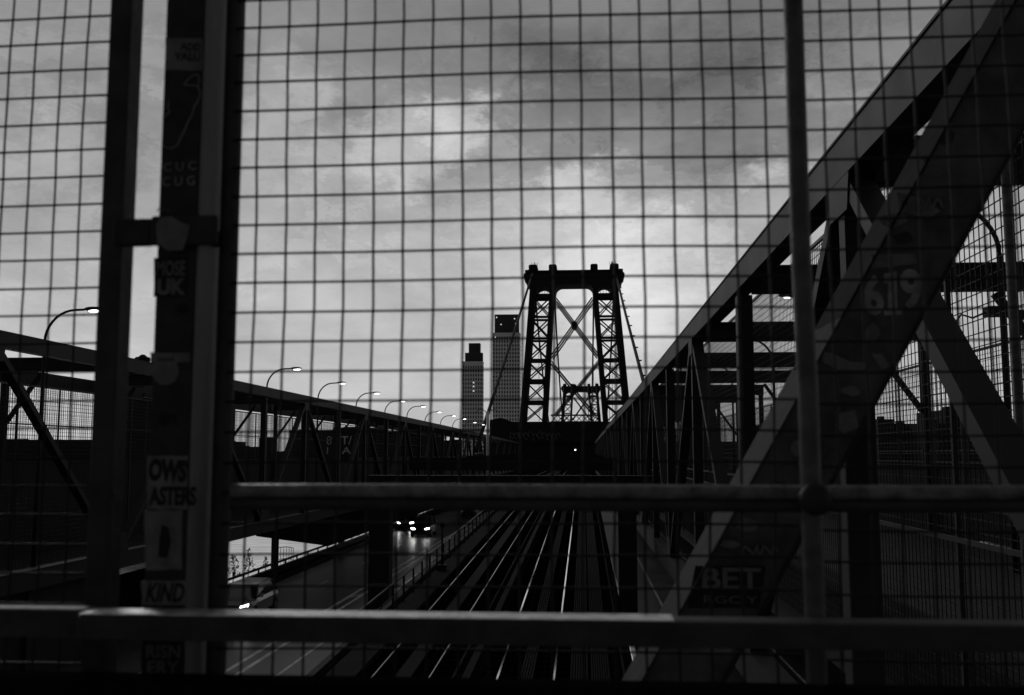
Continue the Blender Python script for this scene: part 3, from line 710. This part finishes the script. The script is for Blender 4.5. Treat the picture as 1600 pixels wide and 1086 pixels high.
# ------------------------------------------------------------------ near fence at the camera
YF = 1.643; CELL = .0508
def wires(t, xs, zs, Y, x0, x1, z0, z1, r, seed, ph=0, yaw=0):
    rnd = random.Random(seed); m = M()
    def pt(x, z): return (x + .0026*math.sin(z*5.1+ph) + .001*math.sin(z*11+x*3), Y + yaw*(x-(x0+x1)/2), z + .003*math.sin(x*3.3+1.7+ph) + .001*math.sin(x*9+z*4))
    for x in xs:
        j = rnd.uniform(-.0012, .0012); k = int((z1-z0)/.05)
        m.tube([pt(x+j+.0006*math.sin(i*1.9), z0+(z1-z0)*i/k) for i in range(k+1)], r, 6)
    for z in zs:
        j = rnd.uniform(-.0012, .0012); k = int((x1-x0)/.05)
        m.tube([tuple(a+b for a, b in zip(pt(x0+(x1-x0)*i/k, z+j), (0, r*1.2, 0))) for i in range(k+1)], r, 6)
    return m.build('wire_mesh', WIRE, t, True)
nf = thing('wire_fence_panel', 'square wire mesh panel filling the middle between the round frame tube and the slim pole', 'fence panel', (0, 0, 0), 'wire panels of the near fence')
X0 = -.3410*YF
zr0 = .4558*YF; zs = [zr0-.03092*YF*i for i in range(-2, 27)]
wires(nf, [X0+.0310*YF*k for k in range(18)], zs, YF, -.603, .345, -.46, .86, .0022, 1)
nf2 = thing('wire_fence_panel', 'square wire mesh panel right of the slim pole in front of the right truss', 'fence panel', (0, 0, 0), 'wire panels of the near fence')
X2 = .2461*YF
wires(nf2, [X2+.0304*YF*k for k in range(13)], [z-.0035 for z in zs], YF, .36, 1.02, -.46, .86, .0022, 2, 1.1)
nf3 = thing('wire_fence_panel', 'square wire mesh panel left of the outer dark post at the left edge', 'fence panel', (0, 0, 0), 'wire panels of the near fence')
Y3 = 1.75; X3 = -.6167*Y3
wires(nf3, [X3+.0286*Y3*k for k in range(-5, 4)], [.4712*Y3-.0297*Y3*i for i in range(-2, 27)], Y3, -1.36, -.86, -.56, .92, .0022, 3, 2.2)
# sticker post (box section), link plate, frame tube, outer post
sp = thing('sticker_post', 'square steel post covered in worn stickers, black front and side coloured lighter as if lit', 'post')
m = M(); m.box(-.7135, -.6450, 1.6, 1.645, -.75, 1.05); m.build('front_plate', FACE, sp, bevel=.004)
m = M(); m.box(-.6450, -.640, 1.601, 1.70, -.75, 1.05); m.build('side_plate', SIDE, sp, bevel=.002)
lk = thing('link_plate', 'short dark flat bar clamping the sticker post to the outer left post', 'bracket')
M().box(-.79, -.72, 1.592, 1.612, .349, .3955).build('bar', FACE, lk, bevel=.006)
M().box(-.72, -.606, 1.585, 1.598, .347, .3975).build('collar', FACE, lk, bevel=.005)
ft = thing('frame_tube', 'dark round upright frame tube beside the sticker post', 'tube')
M().tube([(-.6115, 1.66, z) for z in (-.75, -.3, .1, .5, 1.05)], .0163, 16).build('tube', PIPE_D, ft, True)
M().box(-.640, -.615, 1.655, 1.672, .36, .385).build('bracket', PIPE_D, ft)
op = thing('outer_post', 'plain dark post at the left edge of the fence', 'post')
M().box(-.8140, -.7755, 1.6, 1.65, -.75, 1.05).build('shaft', PIPE_D, op, bevel=.004)
# right pole
pr = thing('slim_pole', 'slim upright pole with pale worn left edge, right of centre', 'pole')
M().tube([(.3500+.004*(z < .3), 1.6, z) for z in (-.75, -.35, -.1, .1, .3, .6, 1.05)], .0158, 18).build('tube', PIPE, pr, True)
M().ball((.355, 1.575, -.068), .026, 12, 8, (1, .7, 1)).build('clamp', FACE, pr, True)
# horizontal rails
mr = thing('middle_rail', 'upper horizontal double tube of the near fence crossing just above the tracks', 'rail')
M().tube([(-.578+i*.2, 1.62, -.0600+.0006*math.sin(i)) for i in range(12)], .0125, 14).build('upper_tube', mat('highlight_pipe', .095, .38, amp=.8, scale=26, bump=.8, spec=.5), mr, True)  # upper tube coloured lighter to stand in for its top highlight
M().tube([(-.578+i*.2, 1.615, -.0810+.0006*math.sin(i+1)) for i in range(12)], .0095, 12).build('lower_tube', PIPE_D, mr, True)
lr = thing('lower_rail', 'lower horizontal flat bar of the near fence with a bright highlight strip along its top edge', 'rail')
M().box(-1.3, -.7735, 1.53, 1.57, -.283, -.2395).build('bar', PIPE_D, lr, bevel=.004)
M().box(-.7735, 1.6, 1.5, 1.56, -.281, -.243).build('bar', PIPE_D, lr, bevel=.006)
M().box(-.77, .13, 1.502, 1.558, -.2428, -.2412).build('highlight_strip', BRIGHT, lr)  # thin bright strip added as the bar's top highlight
lr2 = thing('bottom_rail', 'black flat bar along the very bottom of the near fence', 'rail')
M().box(-1.3, 1.6, 1.54, 1.6, -.43, -.348).build('bar', MATS['unlit_steel'], lr2, bevel=.004)
# slanting brace and upright behind it
br = thing('slanting_brace', 'wide dark slanting steel brace with pale left edge and peeling stickers', 'brace')
rp = [Vector((.132, 0, -.547)), Vector((.633, 0, .3315))]; dr = (rp[1]-rp[0]).normalized(); nr = Vector((dr.z, 0, -dr.x))
A = rp[0]-dr*.35; Bq = rp[1]+dr*1.3
def dpt(s, w_, y): q_ = rp[0]+dr*s+nr*w_; return Vector((q_.x, y, q_.z))
def slant(m, s0, s1, w0, w1, y0, y1):
    vs = [dpt(s, w_, y) for s in (s0, s1) for w_ in (w0, w1) for y in (y0, y1)]
    m.add(vs, [(0, 1, 3, 2), (4, 6, 7, 5), (0, 4, 5, 1), (2, 3, 7, 6), (0, 2, 6, 4), (1, 5, 7, 3)]); return m
slant(M(), -.5, 2.1, .006, .168, 2.5, 2.512).build('web', mat('grimy_web_paint', .055, .55, amp=.7, scale=6, bump=.4), br)
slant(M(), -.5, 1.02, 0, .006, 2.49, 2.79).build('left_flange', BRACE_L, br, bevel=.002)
slant(M(), 1.02, 2.1, 0, .006, 2.49, 2.79).build('left_flange', mat('dark_flange', .006, .8, amp=.7, scale=9, bump=.3, spec=.04), br, bevel=.002)  # upper length of the flange, darker than the lower
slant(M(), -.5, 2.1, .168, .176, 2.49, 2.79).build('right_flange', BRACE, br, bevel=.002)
up = thing('dark_upright', 'dark vertical steel post behind the slanting brace at the right', 'post')
M().box(.765, .858, 3.0, 3.09, -1.2, .45).build('shaft', STEEL_D, up, bevel=.006)
# ------------------------------------------------------------------ stickers on the post
def stk(parent, poly, y, ma, label, name='sticker', th=.0012):
    o_ = M().plate(poly, y-th, y).build(name, ma, parent); o_['label'] = label; return o_
YP = 1.6-.0004
def px(u, v): q_ = P(u, v, YP); return (q_.x, q_.z)
def rect(u0, v0, u1, v1, j=3):
    rnd = random.Random(int(u0*7+v0)); tl, tr, brr, bl = px(u0, v0), px(u1, v0), px(u1, v1), px(u0, v1)
    out = []
    for (a, b_) in ((bl, brr), (brr, tr), (tr, tl), (tl, bl)):
        for i in range(j): f_ = i/j; out.append((a[0]+(b_[0]-a[0])*f_+rnd.uniform(-.0012, .0012), a[1]+(b_[1]-a[1])*f_+rnd.uniform(-.0012, .0012)))
    return out
W1 = 'sticker'
s1 = stk(sp, rect(259, 60, 317, 110), YP, STICK, 'torn sticker reading ADD VALU')
def lt(txt, u, v, h, w_, ma, par, y=YP-.0013, rot=0, sh=0, bold=.02):
    a = P(u, v, y); hh = h/FPX*1.62; ww = w_/FPX*1.62
    return lettering(txt, (a.x, y, a.z), hh, ma, par, ww, rot=rot, shear=sh, bold=bold)
for o_ in (lt('ADD', 298, 73, 13, 34, INK, s1, rot=-.08), lt('VALU', 293, 88, 15, 44, INK, s1, rot=-.05)): pass
# outline scribble like a map shape
def scrib(pts, r_, parent, label):
    q_ = [P(u, v, YP-.001) for u, v in pts]; m = M().tube(q_, r_, 5); o_ = m.build('marker_drawing', MARK, parent); o_['label'] = label
scrib([(288, 131), (300, 118), (309, 116), (312, 125), (309, 134), (296, 133), (288, 133)], .0011, sp, 'small drawn loop at the top of the outline')
scrib([(309, 134), (313, 145), (309, 158), (303, 168), (300, 180), (293, 192), (288, 205), (282, 216), (278, 226), (268, 232), (258, 230), (253, 226)], .0011, sp, 'long drawn outline curving down the post')
scrib([(264, 157), (262, 168), (265, 174), (259, 181), (254, 186)], .0011, sp, 'short jagged drawn stroke')
for o_ in (lt('C U C', 281, 260, 14, 54, MARK, sp, rot=.04, bold=0), lt('C U G', 279, 283, 15, 54, MARK, sp, rot=.02, bold=0)): o_['label'] = 'pale marker letters on the black front'
YQ = 1.585-.0004
def pxq(u, v): q_ = P(u, v, YQ); return (q_.x, q_.z)
stk(sp, [pxq(*p) for p in ((246, 380), (262, 392), (286, 391), (293, 370), (297, 352), (284, 348), (268, 338), (250, 341), (244, 352))][::1], YQ, STICK, 'crumpled blank sticker wrapped over the clamp')
s2 = stk(sp, rect(241, 403, 292, 464), YP, INK, 'dark sticker reading MOSE UK')
lt('MOSE', 267, 419, 25, 48, STICK, s2); lt('UK', 268, 448, 27, 48, STICK, s2, bold=.05)
stk(sp, [px(285+9*math.cos(a), 482+8*math.sin(a)) for a in [-i*.7 for i in range(9)]], YP, INK, 'small round dark sticker')
s3 = stk(sp, rect(235, 551, 296, 566), YP, STICK, 'header strip of the round sticker')
stk(sp, [px(259+21*math.cos(a), 580+22*math.sin(a)) for a in [-i*math.pi/10 for i in range(20)]], YP-.0003, STICK, 'large round grey sticker')
lt('mood', 259, 561, 7, 26, INK, s3)
s4 = stk(sp, rect(230, 712, 293, 796, 5), YP, STICK_L, 'pale sticker with rough black graffiti letters')
lt('OWS', 262, 735, 36, 62, INK, s4, bold=.06, rot=-.05); lt('ASTERS', 270, 775, 30, 76, INK, s4, bold=.04, y=YP-.0016)
s5 = stk(sp, rect(227, 798, 284, 890, 4), YP, STICK_L, 'picture sticker with a dark blurred figure')
m = M().plate([px(u, v) for u, v in ((238, 876), (262, 886), (274, 860), (276, 828), (268, 812), (252, 808), (244, 824), (240, 850))], YP-.0018, YP-.0012); m.build('figure_shape', STICK, s5)
m = M().plate([px(u, v) for u, v in ((248, 870), (262, 872), (268, 846), (264, 824), (254, 820), (250, 840))], YP-.0024, YP-.0018); m.build('figure_shape', INK, s5)
s6 = stk(sp, rect(222, 908, 292, 945), YP, STICK_L, 'pale sticker reading KIND'); lt('KIND', 258, 926, 30, 62, INK, s6, sh=.25, bold=.03)
s7 = stk(sp, rect(222, 1002, 288, 1058), YP, INK, 'dark sticker with two rows of grey letters')
lt('RISN', 255, 1018, 20, 54, STICK, s7); lt('ERY', 255, 1043, 20, 50, STICK, s7)
# stickers on the slanting brace
YB = 2.5-.0004
def lb_(txt, u, v, h, w_, ma, par, rot=0, bold=.02, y=YB-.002):
    a = P(u, v, y); return lettering(txt, (a.x, y, a.z), h/FPX*2.5, ma, par, w_/FPX*2.5, rot=rot, bold=bold)
def pb(u, v): q_ = P(u, v, YB); return (q_.x, q_.z)
def stb(pts, ma, label): return stk(br, [pb(*p) for p in pts][::-1], YB, ma, label)
st = stb([(1362, 398), (1428, 396), (1434, 412), (1360, 420)], STICK, 'pale torn sticker above the number')
NP = mat('number_paint', .17, .6, amp=.7, scale=14)
for ch, uu, vv, ww in (('6', 1364, 461, 31), ('9', 1424, 452, 33)):
    o_ = lb_(ch, uu, vv, 64, ww, NP, br, rot=.05, bold=.035); o_['label'] = 'large pale numeral %s of the number 619 on the brace' % ch
o_ = stk(br, [pb(*p) for p in [(1381, 428), (1401, 424), (1402, 482), (1409, 482), (1409, 492), (1381, 493), (1381, 484), (1387, 483), (1387, 442), (1381, 444)]][::-1], YB, NP, 'large pale numeral 1 of the number 619 on the brace', 'lettering')
stb([(1400, 300), (1440, 310), (1470, 330), (1450, 342), (1404, 330)], STICK, 'crumpled sticker high on the brace')
stb([(1282, 548), (1300, 552), (1330, 566), (1352, 566), (1350, 578), (1310, 578), (1286, 566)], STICK_L, 'torn pale strip below the number')
stb([(1362, 553), (1378, 553), (1390, 572), (1378, 578)], STICK_L, 'small torn pale scrap')
stb([(1312, 646), (1336, 640), (1342, 668), (1318, 678), (1306, 664)], STICK, 'faded square sticker low on the brace')
st = stb([(1086, 884), (1196, 884), (1186, 950), (1074, 950)], INK, 'black sticker reading BET'); o_ = lb_('BET', 1143, 904, 32, 88, STICK, st, bold=.02)
lb_('RGC Y', 1142, 937, 11, 80, STICK, st, bold=0)
stb([(1096, 1002), (1146, 1006), (1142, 1022), (1094, 1018)], STICK_L, 'small pale label near the foot of the brace')
for k, (u, v_, w_, h_) in enumerate(((1395, 345, 46, 26), (1412, 372, 40, 22), (1362, 522, 26, 34), (1455, 250, 36, 20), (1480, 215, 30, 26), (1330, 610, 34, 18), (1250, 700, 40, 30), (1215, 760, 36, 24), (1170, 820, 44, 30), (1140, 850, 40, 16), (1130, 975, 60, 14))):
    rnd = random.Random(k); n_ = 9
    stb([(u+w_/2*math.cos(i*2*math.pi/n_)*rnd.uniform(.6, 1.1), v_+h_/2*math.sin(i*2*math.pi/n_)*rnd.uniform(.6, 1.1)) for i in range(n_)], (STICK, BRACE_L, STICK)[k % 3], 'faded scrap of old paper on the brace')
def scribble(par, Y, u, v_, w_, h_, seed, ma, lab, r_):
    rnd = random.Random(seed); pts = []
    for i in range(14): pts.append(P(u+w_*(i/13-.5)+rnd.uniform(-4, 4), v_+h_/2*math.sin(i*1.9+seed)*rnd.uniform(.5, 1), Y))
    q = []
    for i in range(len(pts)-1): q += [pts[i], pts[i].lerp(pts[i+1], .5)]
    o_ = M().tube(q, r_, 5).build('marker_drawing', ma, par); o_['label'] = lab
scribble(br, 2.497, 1440, 320, 70, 34, 2, STICK, 'looping pale scrawl high on the brace', .0035)
scribble(br, 2.497, 1190, 860, 60, 24, 8, STICK, 'faint scrawl above the black sticker', .003)
scribble(sp, 1.598, 262, 330, 30, 12, 3, STICK, 'faint scrawl above the clamp', .0008)
scribble(sp, 1.598, 262, 655, 30, 30, 6, INK, 'dark scrawl below the round sticker', .0009)
print('objects', len(bpy.data.objects))
